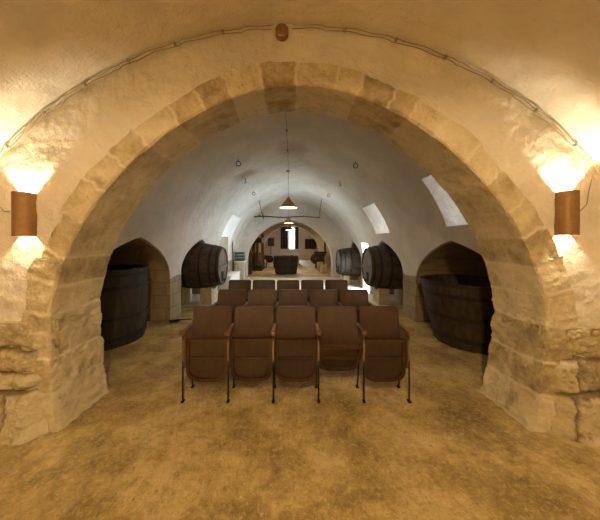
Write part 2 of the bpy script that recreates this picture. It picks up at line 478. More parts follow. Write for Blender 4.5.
src = BM(); src.from_mesh(res); bpy.data.meshes.remove(res)
bmesh.ops.bisect_plane(src, geom=src.verts[:]+src.edges[:]+src.faces[:], plane_co=(0, 0, HS), plane_no=(0, 0, 1), dist=1e-5)
for yy in (HEND-.001, HEND+.55, 17.0): bmesh.ops.bisect_plane(src, geom=src.verts[:]+src.edges[:]+src.faces[:], plane_co=(0, yy, 0), plane_no=(0, 1, 0), dist=1e-5)
bmesh.ops.reverse_faces(src, faces=src.faces[:])
def classify(f):
    c = f.calc_center_median(); n = f.normal
    if abs(n.z) > .99 and c.z < .01: return None
    if c.y < WY+.53: return None
    if n.y < -.9 and c.y > 25.55: return None          # the far window stays open to the sky
    if abs(n.x) > .9 and abs(c.x) > 3.05 and c.z > 1.3 and c.y < 11 and abs(c.x) < 3.2: return None   # tops of the light wells open
    if n.x < -.9 and 3.05 < c.x < 3.12 and c.y > 8.1 and c.z < 1.7: return None  # outer end of the added fill-light opening left out
    if abs(n.x) > .9 and c.x < -3.25 and c.x > -3.35 and 8.5 < c.y < 10.1: return None
    if c.y > HEND-.0005: return 'wall_rear'
    if c.z > HS and abs(c.x) < HW+.01 and abs(n.y) < .5: return 'ceiling_hall'
    return 'wall_hall_left' if c.x < 0 else 'wall_hall_right'
faces = {}
for f in src.faces:
    kk = classify(f); faces.setdefault(kk, []).append(f.index)
src.faces.ensure_lookup_table()
for nm in ('ceiling_hall', 'wall_hall_left', 'wall_hall_right', 'wall_rear'):
    b2 = src.copy(); b2.faces.ensure_lookup_table(); keep = set(faces.get(nm, []))
    bmesh.ops.delete(b2, geom=[f for f in b2.faces if f.index not in keep], context='FACES')
    tag(finish(nm, b2, M['hall'], smooth=25), kind='structure')
src.free()

# ------------------------------------------------------------------ tip-up chairs
PITCH = .456
def leg_front(x):
    b = BM(); tube(b, [(x, -.125, .69), (x, -.130, .33), (x, -.133, .0)], .0085, 8); box(b, (x, -.133, .008), (.03, .05, .014), .004); return b
def leg_rear(x):
    b = BM(); tube(b, [(x, .0, .45), (x, .06, .30), (x, .128, .0)], .0085, 8); box(b, (x, .128, .008), (.03, .05, .014), .004); return b
def arm_mesh(x):
    b = BM()
    secs = [(.125, .705, .016, .010), (.09, .712, .019, .012), (-.06, .706, .020, .013), (-.11, .702, .024, .018), (-.135, .700, .029, .026), (-.155, .698, .028, .026), (-.17, .696, .017, .016)]
    rings = []
    for (y, z, w, h) in secs:
        rings.append([b.verts.new((x+w*math.copysign(abs(math.cos(t))**.7, math.cos(t)), y, z+h*math.copysign(abs(math.sin(t))**.7, math.sin(t)))) for t in [2*PI*k/14 for k in range(14)]])
    for i in range(len(rings)-1):
        for k in range(14): b.faces.new((rings[i][k], rings[i][(k+1) % 14], rings[i+1][(k+1) % 14], rings[i+1][k]))
    b.faces.new(rings[0]); b.faces.new(rings[-1][::-1]); bmesh.ops.recalc_face_normals(b, faces=b.faces); return b
def side_mesh(x):
    # shaped side panel under the armrest
    prof = [(-.125, .69), (.11, .70), (.12, .62), (.10, .50), (.06, .40), (.0, .335), (-.07, .315), (-.125, .33), (-.137, .42), (-.14, .56)]
    b = prism(prof, 'x', x-.009, x+.009); bmesh.ops.bevel(b, geom=[e for e in b.edges if abs(e.verts[0].co.x-e.verts[1].co.x) < 1e-5], offset=.003, segments=1, affect='EDGES'); return b
def panel(b, w_fun, z0, z1, yfun, th, nu=14, nv=14):
    fr = grid(b, lambda u, v: V((2*u-1)*w_fun(v), yfun(2*u-1, v)-th/2, z0+(z1-z0)*v - 0), nu, nv)
    bk = grid(b, lambda u, v: V((2*u-1)*w_fun(v), yfun(2*u-1, v)+th/2, z0+(z1-z0)*v), nu, nv)
    for i in range(nu):
        b.faces.new((fr[i][0], bk[i][0], bk[i+1][0], fr[i+1][0])); b.faces.new((fr[i][nv], fr[i+1][nv], bk[i+1][nv], bk[i][nv]))
    for j in range(nv):
        b.faces.new((fr[0][j], fr[0][j+1], bk[0][j+1], bk[0][j])); b.faces.new((fr[nu][j], bk[nu][j], bk[nu][j+1], fr[nu][j+1]))
    bmesh.ops.recalc_face_normals(b, faces=b.faces)
def back_mesh():
    b = BM()
    def w(v):
        e = max(0, (v-.93)/.07); return .216 - .022*(1-math.sqrt(max(0, 1-e*e))) - .004*v
    panel(b, w, .44, .90, lambda u, v: .045+.085*v - .012*u*u*(1) - .01*math.sin(v*PI), .013, 16, 26); return b
def seat_outline(n=10):
    """seat seen from below, folded: straight front edge on top, rounded rear edge at the bottom"""
    W = .213; pts = [(-W, .61), (W, .61), (W, .31)]
    for i in range(1, 24):
        t = PI*i/24; c, q = math.cos(t), math.sin(t)
        pts.append((W*math.copysign(abs(c)**.62, c), .31-.138*q**.75))
    pts.append((-W, .31)); return pts
def seat_meshes():
    """three meshes about the hinge (0, -.05, .42): plywood shell with rim, underside panel, cross rail"""
    out = seat_outline(); cz = .40
    inn = [(x*.86, cz+(z-cz)*.86+.004) for x, z in out]
    b = BM(); n = len(out)
    def ring(pts, y): return [b.verts.new((x, y, z)) for x, z in pts]
    r0, r1, r2, r3 = ring(out, -.045), ring(out, -.088), ring(inn, -.090), ring(inn, -.060)
    b.faces.new(r0)
    for A, B in ((r0, r1), (r1, r2), (r2, r3)):
        for i in range(n): b.faces.new((A[i], A[(i+1) % n], B[(i+1) % n], B[i]))
    bmesh.ops.recalc_face_normals(b, faces=b.faces)
    u = prism([(x, z) for x, z in [(x*.87, cz+(z-cz)*.87+.004) for x, z in out]], 'y', -.064, -.050)
    c = BM(); box(c, (0, -.077, .42), (.37, .03, .022), .004)
    hg = BM(); tube(hg, [(-.222, -.05, .45), (.222, -.05, .45)], .007, 8)
    piv = Vector((0, -.05, .45))
    for q in (b, u, c, hg):
        for v in q.verts: v.co -= piv
    return b, u, c, hg
def make_chair():
    t = thing('theatre_chair', 'x', 'chair')
    finish('backrest', back_mesh(), M['chair'], t)
    sb, su, sc_, hg = seat_meshes()
    seat = finish('seat', sb, M['chair'], t, loc=(0, -.05, .45))
    finish('seat_underside', su, M['chair_under'], seat); finish('cross_rail', sc_, M['chair'], seat)
    finish('hinge_rod', hg, M['black'], t, loc=(0, -.05, .45))
    x = -PITCH/2
    finish('armrest', arm_mesh(x), M['arm'], t); finish('side_panel', side_mesh(x), M['side'], t)
    finish('leg', leg_front(x), M['black'], t); finish('leg', leg_rear(x), M['black'], t)
    return t
proto = make_chair()
end_parts = None
def dup(root):
    r = root.copy(); COL.objects.link(r)
    for ch in list(root.children):
        c = ch.copy(); COL.objects.link(c); c.parent = r
        for g in ch.children:
            d = g.copy(); COL.objects.link(d); d.parent = c
    return r
ORD = ['leftmost', 'second from the left', 'middle one', 'fourth from the left', 'rightmost']
ROWS = [(2.70, -.872, PITCH, 'front row', 'chairs of the front row'), (3.72, -.897, PITCH, 'middle row', 'chairs of the middle row'), (4.72, -.985, PITCH, 'back row', 'chairs of the back row')]
LAB = {
 'front row': ['brown tip-up chair at the left end of the front row, outer armrest free',
               'brown tip-up chair second from the left in the front row, seat folded up',
               'brown tip-up chair in the middle of the front row, seat folded up',
               'brown tip-up chair in the front row with its seat dropped half open',
               'brown tip-up chair at the right end of the front row'],
 'middle row': ['brown tip-up chair at the left end of the middle row', 'brown tip-up chair second from the left in the middle row',
                'brown tip-up chair at the centre of the middle row', 'brown tip-up chair second from the right in the middle row',
                'brown tip-up chair at the right end of the middle row'],
 'back row': ['brown tip-up chair at the left end of the rearmost row', 'brown tip-up chair second from the left in the rearmost row',
              'brown tip-up chair at the centre of the rearmost row', 'brown tip-up chair second from the right in the rearmost row',
              'brown tip-up chair at the right end of the rearmost row'],
}
first = True
chairs = []
for (y, x0, pt, nm, grp) in ROWS:
    for i in range(5):
        c = proto if first else dup(proto); first = False
        c['label'] = LAB[nm][i]; c['group'] = grp
        x = x0 + i*pt + PITCH/2*0 + .228*0
        c.location = (x + .228*.0, y, 0); chairs.append((c, nm, i))
xe = PITCH/2
em = [('armrest', arm_mesh(xe), 'arm'), ('side_panel', side_mesh(xe), 'side'), ('leg', leg_front(xe), 'black'), ('leg', leg_rear(xe), 'black')]
protos_end = None
for (c, nm, i) in chairs:
    if i == 4:
        if protos_end is None: protos_end = [finish(a, b, M[m], c) for a, b, m in em]
        else:
            for pe in protos_end:
                q = pe.copy(); COL.objects.link(q); q.parent = c
    # small differences between the seats
    for ch in c.children:
        if ch.name.startswith('seat'):
            ch.rotation_euler.x = math.radians(random.uniform(-2, 3))
            if nm == 'front row' and i == 3: ch.rotation_euler.x = math.radians(36)
            if nm == 'front row' and i in (1,): ch.location.z += .006

# ------------------------------------------------------------------ casks and tubs
def stave_r(nst, n, depth):
    per = n//nst
    return lambda k, z: (-depth if k % per == 0 else 0.0)
def tub(name, label, loc, rb, rt, h, hoops, seed=0, nst=34):
    t = thing(name, label, 'tub', loc, seed)
    per = 4; n = nst*per; th = .045
    b = BM()
    prof = [(rb, 0)] + [(rb+(rt-rb)*k/8 + .02*math.sin(PI*k/8), h*k/8) for k in range(1, 9)]
    outer = prof; inner = [(r-th, z) for r, z in reversed(prof)]
    inner[-1] = (inner[-1][0], .06)
    lathe(b, [(0, .0)] + outer + inner + [(0, .06)], n, rfun=lambda k, z: (-.006 if k % per == 0 else .003*math.sin((k//per)*2.3)))
    bmesh.ops.recalc_face_normals(b, faces=b.faces)
    for v in b.verts:
        if abs(v.co.z-h) < 1e-4: v.co.z += .006*math.sin(round(math.atan2(v.co.y, v.co.x)*nst/2/PI)*1.7)
    finish('stave_wall', b, M['stave'], t, smooth=25)
    for hz, hw in hoops:
        k = hz/h; r = rb+(rt-rb)*k+.02*math.sin(PI*k); dr = (rt-rb)*hw/h
        q = BM(); lathe(q, [(r-.004, hz), (r+.014, hz), (r+.014+dr, hz+hw), (r-.004+dr, hz+hw)], 72, closed=True)
        bmesh.ops.recalc_face_normals(q, faces=q.faces); finish('hoop', q, M['hoop'], t)
    return t
tub('wooden_tub', 'large dark open wooden vat standing in the left side recess', (-3.15, 4.25, 0), .60, .66, 1.19, [(.10, .07), (.42, .06), (.88, .07), (1.08, .05)], .3)
tub('wooden_tub', 'large dark open wooden vat tapering down in the right side recess', (2.92, 4.15, 0), .52, .74, 1.0, [(.12, .06), (.45, .06), (.78, .06), (.95, .05)], .9)
tub('wooden_tub', 'squat grey wooden vat in the far room beyond the second arch', (-.32, 13.4, 0), .55, .65, .92, [(.08, .05), (.40, .05), (.76, .05)], .2)

def cask(label, loc, sgn, R=.60, r=.49, Lh=.66, grp='casks lying in the side recesses'):
    """lying cask, axis along X, origin on the floor below its middle; sgn = side the visible head looks to"""
    zc = loc[2]; t = thing('wine_cask', label, 'barrel', (loc[0], loc[1], 0), 0, grp)
    mx = Matrix.Translation((0, 0, zc)) @ Matrix.Rotation(PI/2*sgn, 4, 'Y')
    nst = 30; per = 4; n = nst*per
    rad = lambda z: R-(R-r)*(abs(z)/Lh)**2
    b = BM(); zs = [-Lh+2*Lh*k/16 for k in range(17)]
    outer = [(rad(z), z) for z in zs]
    lathe(b, [(r-.035, -Lh)] + outer + [(r-.035, Lh), (r-.045, Lh-.05), (0, Lh-.055)][:2] + [(r-.045, Lh-.055), (0, Lh-.055)], n, mx, rfun=lambda k, z: (-.007 if k % per == 0 else .003*math.sin((k//per)*2.3)))
    lathe(b, [(r-.035, -Lh), (r-.045, -Lh+.055), (0, -Lh+.055)], n, mx)
    bmesh.ops.remove_doubles(b, verts=b.verts, dist=1e-5); bmesh.ops.recalc_face_normals(b, faces=b.faces)
    finish('stave_body', b, M['staveh'], t, smooth=25)
    for z in (-.60, -.44, -.2, .2, .44, .60):
        z = z/.66*Lh; w = .025; q = BM()
        lathe(q, [(rad(z-w)-.003, z-w), (rad(z-w)+.010, z-w), (rad(z+w)+.010, z+w), (rad(z+w)-.003, z+w)], 72, mx, closed=True)
        bmesh.ops.recalc_face_normals(q, faces=q.faces); finish('hoop', q, M['hoop'], t)
    # head boards
    q = BM(); nb = 9; rr = r-.042
    for i in range(nb):
        y0 = -rr + 2*rr*i/nb+.004; y1 = -rr + 2*rr*(i+1)/nb-.004
        def hz(y): return math.sqrt(max(.002, rr*rr-y*y))
        pts = [(y0, -hz(y0)), ((y0+y1)/2, -hz((y0+y1)/2)), (y1, -hz(y1)), (y1, hz(y1)), ((y0+y1)/2, hz((y0+y1)/2)), (y0, hz(y0))]
        p = prism(pts, 'x', sgn*(Lh-.055), sgn*(Lh-.028)); merge(q, p)
    for v in q.verts: v.co.z += zc
    finish('head', q, M['head'], t, smooth=20)
    q = BM(); box(q, (sgn*(Lh-.012), 0, zc-.02), (.03, 2*rr-.06, .07), .006); finish('head_bar', q, M['head'], t)
    q = BM(); box(q, (sgn*(Lh-.018), 0, zc-.28), (.035, .20, .26), .02); hd = finish('hatch', q, M['darkwood'], t)
    q = BM(); tube(q, [(sgn*(Lh-.01), 0, zc-.36), (sgn*(Lh+.06), 0, zc-.36)], .014); tube(q, [(sgn*(Lh+.045), 0, zc-.33), (sgn*(Lh+.045), 0, zc-.42)], .011)
    finish('tap', q, M['iron'], t)
    return t
cask('large dark wine cask lying on stone blocks in the left recess', (-2.50, 6.85, .99), 1)
cask('large dark wine cask lying on blocks in the nearer right recess', (2.66, 6.85, .97), -1)
cask('smaller looking wine cask lying in the far right recess by the second arch', (2.42, 10.05, .86), -1, .56, .46, .62)
def rough_block(label, x, y, sx, sy, h, seed, cat='stone block', nm='stone_block', grp='support blocks under the casks', notch=None):
    b = BM(); bmesh.ops.create_cube(b, size=1); bmesh.ops.subdivide_edges(b, edges=b.edges, cuts=7, use_grid_fill=True)
    for v in b.verts:
        v.co = Vector((v.co.x*sx, v.co.y*sy, (v.co.z+.5)*h))
    for v in b.verts:
        r_ = Vector((v.co.x/sx*2, v.co.y/sy*2, v.co.z/h*2-1)); k = max(0, r_.length-1.2)*.10
        v.co.x *= 1-k; v.co.y *= 1-k
        if notch and v.co.z > h*.6:
            cy, cz, R = notch; d = R*R-(v.co.y+y-cy)**2; lim = cz-math.sqrt(max(0, d))-.004
            v.co.z = min(v.co.z, lim) if v.co.z > h*.8 else v.co.z
        d = Vector((nz(v.co, 7, seed), nz(v.co, 7, seed+5), 0))*.018; v.co += d
    o = finish(nm, b, M['block'], smooth=40); o.location = (x, y, 0); return tag(o, label, cat, grp)
for (lx, sx_, lbl) in ((-2.22, .30, 'pale rounded stone block under the hall-side end of the left cask'), (-2.93, .28, 'pale stone block under the wall-side end of the left cask'),
                       (2.38, .28, 'pale stone block under the hall-side end of the nearer right cask'), (3.0, .28, 'stone block under the rear end of the nearer right cask')):
    cz = .99 if lx < 0 else .97; cx = -2.5 if lx < 0 else 2.66
    xx = (abs(lx-cx)+sx_/2)/.66; Rr = .60-.11*(min(1, (abs(lx-cx)-sx_/2)/.66))**2+.011
    rough_block(lbl, lx, 6.85, sx_, .55, .46, lx*3, notch=(6.85, cz, Rr))
for (lx, lbl) in ((2.1, 'pale stone block under the head of the far right cask'), (2.78, 'stone block under the rear of the far right cask')):
    rough_block(lbl, lx, 10.05, .24, .45, .36, lx*5, notch=(10.05, .86, .56))

# ------------------------------------------------------------------ lamps
def light(kind, name, loc, energy, color, parent=None, **k):
    d = bpy.data.lights.new(name, kind); d.energy = energy; d.color = color
    for a, b in k.items(): setattr(d, a, b)
    o = bpy.data.objects.new(name, d); COL.objects.link(o); o.location = loc
    if parent: o.parent = parent
    return o
WARM = (1, .88, .66)
def sconce(label, loc, rz=0, up=16, dn=5.5, grp='half-round wall sconces'):
    t = thing('wall_sconce', label, 'wall lamp', loc, rz, grp); H = .37; R = .075; n = 20
    b = BM(); O = []; 
    for (r_, s_) in ((R, 0), (R-.006, 1)):
        O.append([[b.verts.new((r_*math.cos(a), (-r_*math.sin(a)-.008) if 0 < k < n else .045, z)) for k, a in [(k, PI*k/n) for k in range(n+1)]] for z in (0, H)])
    for k in range(n):
        b.faces.new((O[0][0][k], O[0][0][k+1], O[0][1][k+1], O[0][1][k])); b.faces.new((O[1][0][k], O[1][1][k], O[1][1][k+1], O[1][0][k+1]))
        b.faces.new((O[0][0][k], O[1][0][k], O[1][0][k+1], O[0][0][k+1])); b.faces.new((O[0][1][k], O[0][1][k+1], O[1][1][k+1], O[1][1][k]))
    for k in (0, n): b.faces.new((O[0][0][k], O[0][1][k], O[1][1][k], O[1][0][k]))
    bmesh.ops.recalc_face_normals(b, faces=b.faces)
    finish('lamp_shade', b, M['copper'], t)
    b = BM(); box(b, (0, .008, H/2), (.07, .045, .10), .004); finish('bracket', b, M['black'], t)
    for (z, s_) in ((H-.125, 1), (.125, -1)):
        b = BM(); lathe(b, [(0, z+.022*s_), (.012, z+.018*s_), (.018, z), (.012, z-.02*s_), (.010, z-.04*s_), (0, z-.04*s_)], 14, Matrix.Translation((0, -.040, 0)))
        bmesh.ops.recalc_face_normals(b, faces=b.faces); finish('bulb', b, M['bulb'], t)
    light('POINT', 'sconce_light', (0, -.045, H-.085), up, WARM, t, shadow_soft_size=.012)
    light('POINT', 'sconce_light', (0, -.045, .085), dn, WARM, t, shadow_soft_size=.012)
    return t
sconce('copper-brown half-round wall lamp left of the arch', (-2.27, WY-.03, 1.655))
sconce('copper-brown half-round wall lamp right of the arch, cable hanging beside it', (2.33, WY-.03, 1.665))
# unseen fill lamps in sconce form, added behind the camera to lift the vault
sconce('added fill lamp shaped as a half-round sconce, left on the wall behind the viewer', (-1.5, -2.55, 2.5), PI, 620, 6)
sconce('added fill lamp shaped as a half-round sconce, right on the wall behind the viewer', (1.5, -2.55, 2.5), PI, 620, 6)

t = thing('crown_spotlight', 'small round brown spotlight at the top of the first cross wall', 'spotlight', (-.085, WY, 3.385))
b = BM(); mx = Matrix.Rotation(PI/2, 4, 'X')
lathe(b, [(0, 0), (.050, 0), (.055, .01), (.055, .065), (.048, .068), (.046, .058), (0, .058)], 28, mx); bmesh.ops.recalc_face_normals(b, faces=b.faces); finish('housing', b, M['copper'], t)
b = BM(); lathe(b, [(0, .056), (.045, .056), (.045, .063), (0, .064)], 24, mx); bmesh.ops.recalc_face_normals(b, faces=b.faces); finish('front_cap', b, M['copper'], t)
b = BM(); box(b, (.0, -.01, .07), (.04, .03, .04), .008); finish('junction_box', b, M['cable'], t)

def vault_joint(a, dr=0, dy=0):  # along the line where vault meets cross wall
    return V((VR-.025-dr)*math.cos(a), WY-.035-dy, VZ+(VR-.025-dr)*math.sin(a))
def cable_run(side, label):
    t = thing('electric_cable', label, 'cable', (0, 0, 0), 0, 'cables along the edge of the vault')
    a0 = PI/2 + .025 - side*.026; a1 = PI/2 - side*.865
    for q, (dr, dy) in enumerate(((.0, .0), (.024, -.006))):
        b = BM(); pts = [vault_joint(a0+(a1-a0)*k/60, dr + .006*math.sin(k*1.0+q)+(.010 if k % 12 == 6 else 0), dy) for k in range(61)]
        e = pts[-1]
        if q == 0:
            pts += [e + V(side*.0, .005, -.08), V(side*2.54, WY-.02, 2.05), V(side*2.52, WY-.02, 1.93), V(side*2.46, WY-.02, 1.87), V(side*2.415, WY-.02, 1.87)]
        tube(b, pts, .0036, 6); finish('cable_strand', b, M['cable'], t)
    for k in range(1, 7):
        p = vault_joint(a0+(a1-a0)*k/6.5, .014, 0); b = BM(); box(b, p, (.022, .02, .034), .004, (0, -(a0+(a1-a0)*k/6.5)+PI/2, 0)); finish('clip', b, M['cable'], t)
    return t
cable_run(-1, 'beige electric cable clipped along the vault edge, left of the crown spotlight')
cable_run(1, 'beige electric cable clipped along the vault edge, right of the crown spotlight')

def pendant(label, x, y, zb, dia, ztop, on=20):
    t = thing('pendant_lamp', label, 'pendant lamp', (x, y, zb), 0, 'conical pendant lamps along the hall')
    R = dia/2; h = R*1.15
    b = BM(); pr = [(R, 0), (R*.62, h*.40), (R*.30, h*.78), (.028, h), (.0, h+.012)]
    inn = [(0, h-.012), (.020, h-.014), (R*.30-.006, h*.78-.006), (R*.62-.006, h*.40-.004), (R-.006, 0)]
    lathe(b, pr, 32); lathe(b, [inn[-1], (R, 0)], 32); bmesh.ops.remove_doubles(b, verts=b.verts, dist=1e-6)
    bmesh.ops.recalc_face_normals(b, faces=b.faces); finish('lamp_shade', b, M['shade'], t, 50)
    b = BM(); lathe(b, inn, 32); bmesh.ops.recalc_face_normals(b, faces=b.faces); finish('shade_lining', b, M['inner'], t, 50)
    b = BM(); mt = Matrix.Translation((0, 0, R*.35)); lathe(b, [(0, -.035), (.022, -.025), (.03, 0), (.018, .03), (.012, .06), (0, .06)], 16, mt)
    bmesh.ops.recalc_face_normals(b, faces=b.faces); finish('bulb', b, M['bulb'], t)
    b = BM(); tube(b, [(0, 0, h), (0, 0, ztop-zb-.02)], .006, 6); finish('cord', b, M['cord'], t)
    b = BM(); lathe(b, [(0, 0), (.05, 0), (.05, -.025), (.02, -.04), (0, -.04)], 16, Matrix.Translation((0, 0, ztop-zb))); bmesh.ops.recalc_face_normals(b, faces=b.faces); finish('ceiling_rose', b, M['shade'], t)
    light('POINT', 'pendant_light', (0, 0, R*.12), on, (1, .72, .40), t, shadow_soft_size=.03)
    return t
pendant('largest brown conical pendant lamp, nearest in the hall', -.10, 6.87, 2.55, .48, crown_z(.1)-.0, 9)
pendant('brown conical pendant lamp just before the second arch', -.14, 10.9, 2.45, .46, crown_z(.14), 6)
pendant('small brown conical pendant lamp beyond the second arch', -.14, 14.6, 2.34, .46, 3.3, 50)

t = thing('ceiling_conduit', 'thin wire fixed along the crown of the hall vault with small junction discs', 'cable', (0, 0, 0))
b = BM(); tube(b, [(-.09+.006*math.sin(k*1.3), 2.78+(6.85-2.78)*k/30, crown_z(.09)-.008) for k in range(31)], .0035, 6); finish('wire', b, M['cord'], t)
for yy in (3.6, 4.4, 5.35):
    b = BM(); lathe(b, [(0, 0), (.02, 0), (.018, -.014), (0, -.016)], 12, Matrix.Translation((-.09, yy, crown_z(.09)))); bmesh.ops.recalc_face_normals(b, faces=b.faces); finish('junction_disc', b, M['iron'], t)

pendant('added fill lamp shaped as a brown conical pendant, behind the viewer in the front room', .0, -.7, 3.0, .48, 3.46, 120)  # unseen pendant added behind the camera to brighten the front floor

# ------------------------------------------------------------------ iron rings and hooks in the hall vault
rings = [(238.3, 159.5, 'r', 'iron ring hanging from the vault, nearest one on the left side'), (355.5, 161.5, 'r', 'iron ring hanging from the vault, nearest one on the right side'),
         (245.2, 178, 'h', 'iron hook in the vault between the two rings on the left side'), (339.8, 181, 'h', 'iron hook in the vault on the right, halfway to the hanging pole'),
         (253.8, 191, 'r', 'small iron ring in the vault close to the left rope of the pole'), (328.6, 193, 'r', 'small iron ring in the vault close to the right rope of the pole')]
for px, py, kd, lb in rings:
    p = vault_hit(px, py)
    t = thing('iron_ring' if kd == 'r' else 'iron_hook', lb, 'ring' if kd == 'r' else 'hook', p, 0, 'irons set in the hall vault')
    b = BM(); tube(b, [(0, 0, .03), (0, 0, -.045)], .008, 6); finish('pin', b, M['iron'], t)
    b = BM()
    if kd == 'r': tube(b, [(.045*math.sin(2*PI*k/20), 0, -.085+.045*math.cos(2*PI*k/20)) for k in range(21)], .008, 6)
    else: tube(b, [(0, 0, -.04), (.01, 0, -.08), (.03, -.01, -.11), (.01, -.02, -.135), (-.02, -.02, -.12)], .009, 6)
    finish('loop' if kd == 'r' else 'hook_tip', b, M['iron'], t)

# ------------------------------------------------------------------ pole slung under the vault
PY = 9.6; f = PY/255
pole_z = EYE+(243-216.8)*f
t = thing('hanging_pole', 'long thin wooden pole hung level from the vault by two ropes', 'pole', (0, PY, pole_z))
b = BM(); x0, x1 = (254-292)*f, (320.5-292)*f
tube(b, [(x0+(x1-x0)*k/12, 0, .02*math.sin(k*.9)-.012*k/12) for k in range(13)], [.030-.001*k for k in range(13)], 8); finish('shaft', b, M['polewood'], t)
b = BM(); 
for dx, dz, dy in ((-.10, .08, .1), (-.12, -.01, -.12), (-.02, .16, .05), (.0, -.14, -.02)): tube(b, [(x0+.36, 0, .01), (x0+.36+dx*2.2, dy, .01+dz*.9)], [.02, .012], 6)
finish('forked_end', b, M['polewood'], t)
for (px, py, xa) in ((259, 200.5, x0+.33), (321.8, 200.8, x1-.06)):
    ax = (px-292)*f; az = crown_z(ax)-pole_z
    b = BM(); tube(b, [(ax + (xa-ax)*k/8, .015*math.sin(k*2), az*(1-k/8)+.0) for k in range(9)], .012, 6)
    tube(b, [(xa+.0, .036*math.cos(a), .036*math.sin(a)) for a in [2*PI*k/12 for k in range(13)]], .010, 6)
    finish('rope', b, M['cord'], t)

# ------------------------------------------------------------------ things by the left wall and on the floor
t = thing('stone_pedestal', 'pale masonry pedestal before the second arch, left side', 'pedestal', (-2.22, 10.9, 0))
b = BM(); box(b, (0, 0, .40), (.40, .40, .80), .012, jit=.006); finish('shaft', b, M['block'], t)
b = BM(); box(b, (0, 0, .815), (.44, .44, .05), .01); finish('top_slab', b, M['white'], t)
t = thing('green_crate', 'dark green slatted crate standing on the pale pedestal', 'crate', (-2.22, 10.9, .84))
for z in (.06, .19, .32):
    b = BM()
    for s_ in (-1, 1): box(b, (0, s_*.17, z), (.38, .015, .09), .003); box(b, (s_*.18, 0, z), (.015, .34, .09), .003)
    finish('slat', b, M['green'], t)
for sx_ in (-1, 1):
    for sy_ in (-1, 1):
        b = BM(); box(b, (sx_*.165, sy_*.155, .185), (.028, .028, .37), .003); finish('corner_post', b, M['green'], t)
b = BM(); box(b, (0, 0, .01), (.35, .33, .016)); finish('bottom', b, M['green'], t)
t = thing('masonry_bench', 'low whitewashed masonry bench under the bright left window', 'bench', (-2.28, 9.35, 0))
b = BM(); box(b, (0, 0, .22), (.42, 1.5, .44), .02, jit=.01); finish('base', b, M['white'], t)
b = BM(); box(b, (.01, 0, .46), (.44, 1.54, .05), .012); finish('seat_slab', b, M['white'], t)
b = BM(); tube(b, [(0, 0, 0), (.0, .02, 1.9)], .022, 8); o = finish('leaning_pole', b, M['oldwood']); o.location = (-2.42, 10.35, 0); tag(o, 'thin wooden pole standing against the wall beside the bright left window', 'pole')
b = BM(); box(b, (0, 0, .02), (.28, .30, .02), .003)
t = thing('wooden_crate', 'small dark crate at the left foot of the second arch', 'crate', (-2.20, 12.95, 0)); finish('bottom', b, M['oldwood'], t)
for z in (.09, .22, .35):
    b = BM()
    for s_ in (-1, 1): box(b, (0, s_*.15, z), (.30, .014, .10), .003); box(b, (s_*.15, 0, z), (.014, .30, .10), .003)
    finish('slat', b, M['darkwood'], t)

t = thing('hand_brush', 'small black hand brush lying on the floor before the left pier', 'brush', (-2.33, 5.18, 0), math.radians(28))
b = BM(); box(b, (-.05, 0, .035), (.20, .07, .03), .01); finish('brush_back', b, M['black'], t)
b = BM()
for i in range(9):
    for j in range(3): box(b, (-.13+i*.02, -.02+j*.02, .012), (.012, .012, .024))
finish('bristles', b, M['darkwood'], t)
b = BM(); tube(b, [(.05, 0, .035), (.12, 0, .03), (.27, .0, .02)], [.012, .010, .011], 8); finish('handle', b, M['black'], t)

# ------------------------------------------------------------------ far rooms
t = thing('wine_press', 'dark wooden beam press with tall posts in the far room, left', 'wine press', (-2.12, 15.6, 0))
for (dx, dy, w, h) in ((-.28, -.9, .16, 2.0), (.12, -.8, .14, 2.1), (.30, .3, .20, 2.15), (-.28, .4, .2, 2.0)):
    b = BM(); box(b, (dx, dy, h/2), (w, w, h), .015, jit=.008); finish('post', b, M['oldwood'], t)
b = BM(); box(b, (.0, -.2, 1.75), (.75, 1.5, .30), .02); finish('beam', b, M['darkwood'], t)
b = BM(); box(b, (.0, -.2, .16), (.80, 1.6, .32), .02); finish('bed', b, M['darkwood'], t)
b = BM(); tube(b, [(0, -.2, .32), (0, -.2, 2.25)], .055, 12); finish('screw', b, M['iron'], t)
b = BM(); lathe(b, [(0, .32), (.33, .32), (.33, 1.02), (.30, 1.02), (.30, .4), (0, .4)], 36, Matrix.Translation((0, -.2, 0)), rfun=lambda k, z: -.02 if k % 3 == 0 else 0); bmesh.ops.recalc_face_normals(b, faces=b.faces); finish('basket', b, M['oldwood'], t)
t = thing('wooden_trestle', 'small dark wooden trestle on the far room floor, left of centre', 'trestle', (-1.40, 16.3, 0))
b = BM(); box(b, (0, 0, .60), (.55, .12, .08), .01); finish('top_rail', b, M['darkwood'], t)
for sx_ in (-1, 1):
    for sy_ in (-1, 1):
        b = BM(); tube(b, [(sx_*.18, sy_*.03, .58), (sx_*.27, sy_*.2, 0)], .025, 6); finish('leg', b, M['darkwood'], t)
t = thing('sign_stand', 'brown square board on a thin pole standing near the end wall', 'sign', (-1.85, 22.4, 0))
b = BM(); box(b, (0, 0, 1.68), (.58, .04, .72), .008); finish('board', b, M['oldwood'], t)
b = BM(); tube(b, [(0, .03, 0), (0, .03, 1.4)], .03, 8); finish('pole', b, M['oldwood'], t)
b = BM(); box(b, (0, .03, .03), (.45, .35, .06), .01); finish('foot', b, M['darkwood'], t)
t = thing('wooden_barrow', 'dark low wooden barrow heaped by the sign stand', 'barrow', (-2.25, 20.6, 0))
b = BM(); box(b, (0, 0, .48), (.95, .7, .30), .02, (0, .12, 0)); finish('tray', b, M['darkwood'], t)
b = BM(); lathe(b, [(.05, -.03), (.26, -.03), (.30, 0), (.26, .03), (.05, .03)], 24, Matrix.Translation((.45, 0, .30)) @ Matrix.Rotation(PI/2, 4, 'X'), closed=True); bmesh.ops.recalc_face_normals(b, faces=b.faces); finish('wheel', b, M['iron'], t)
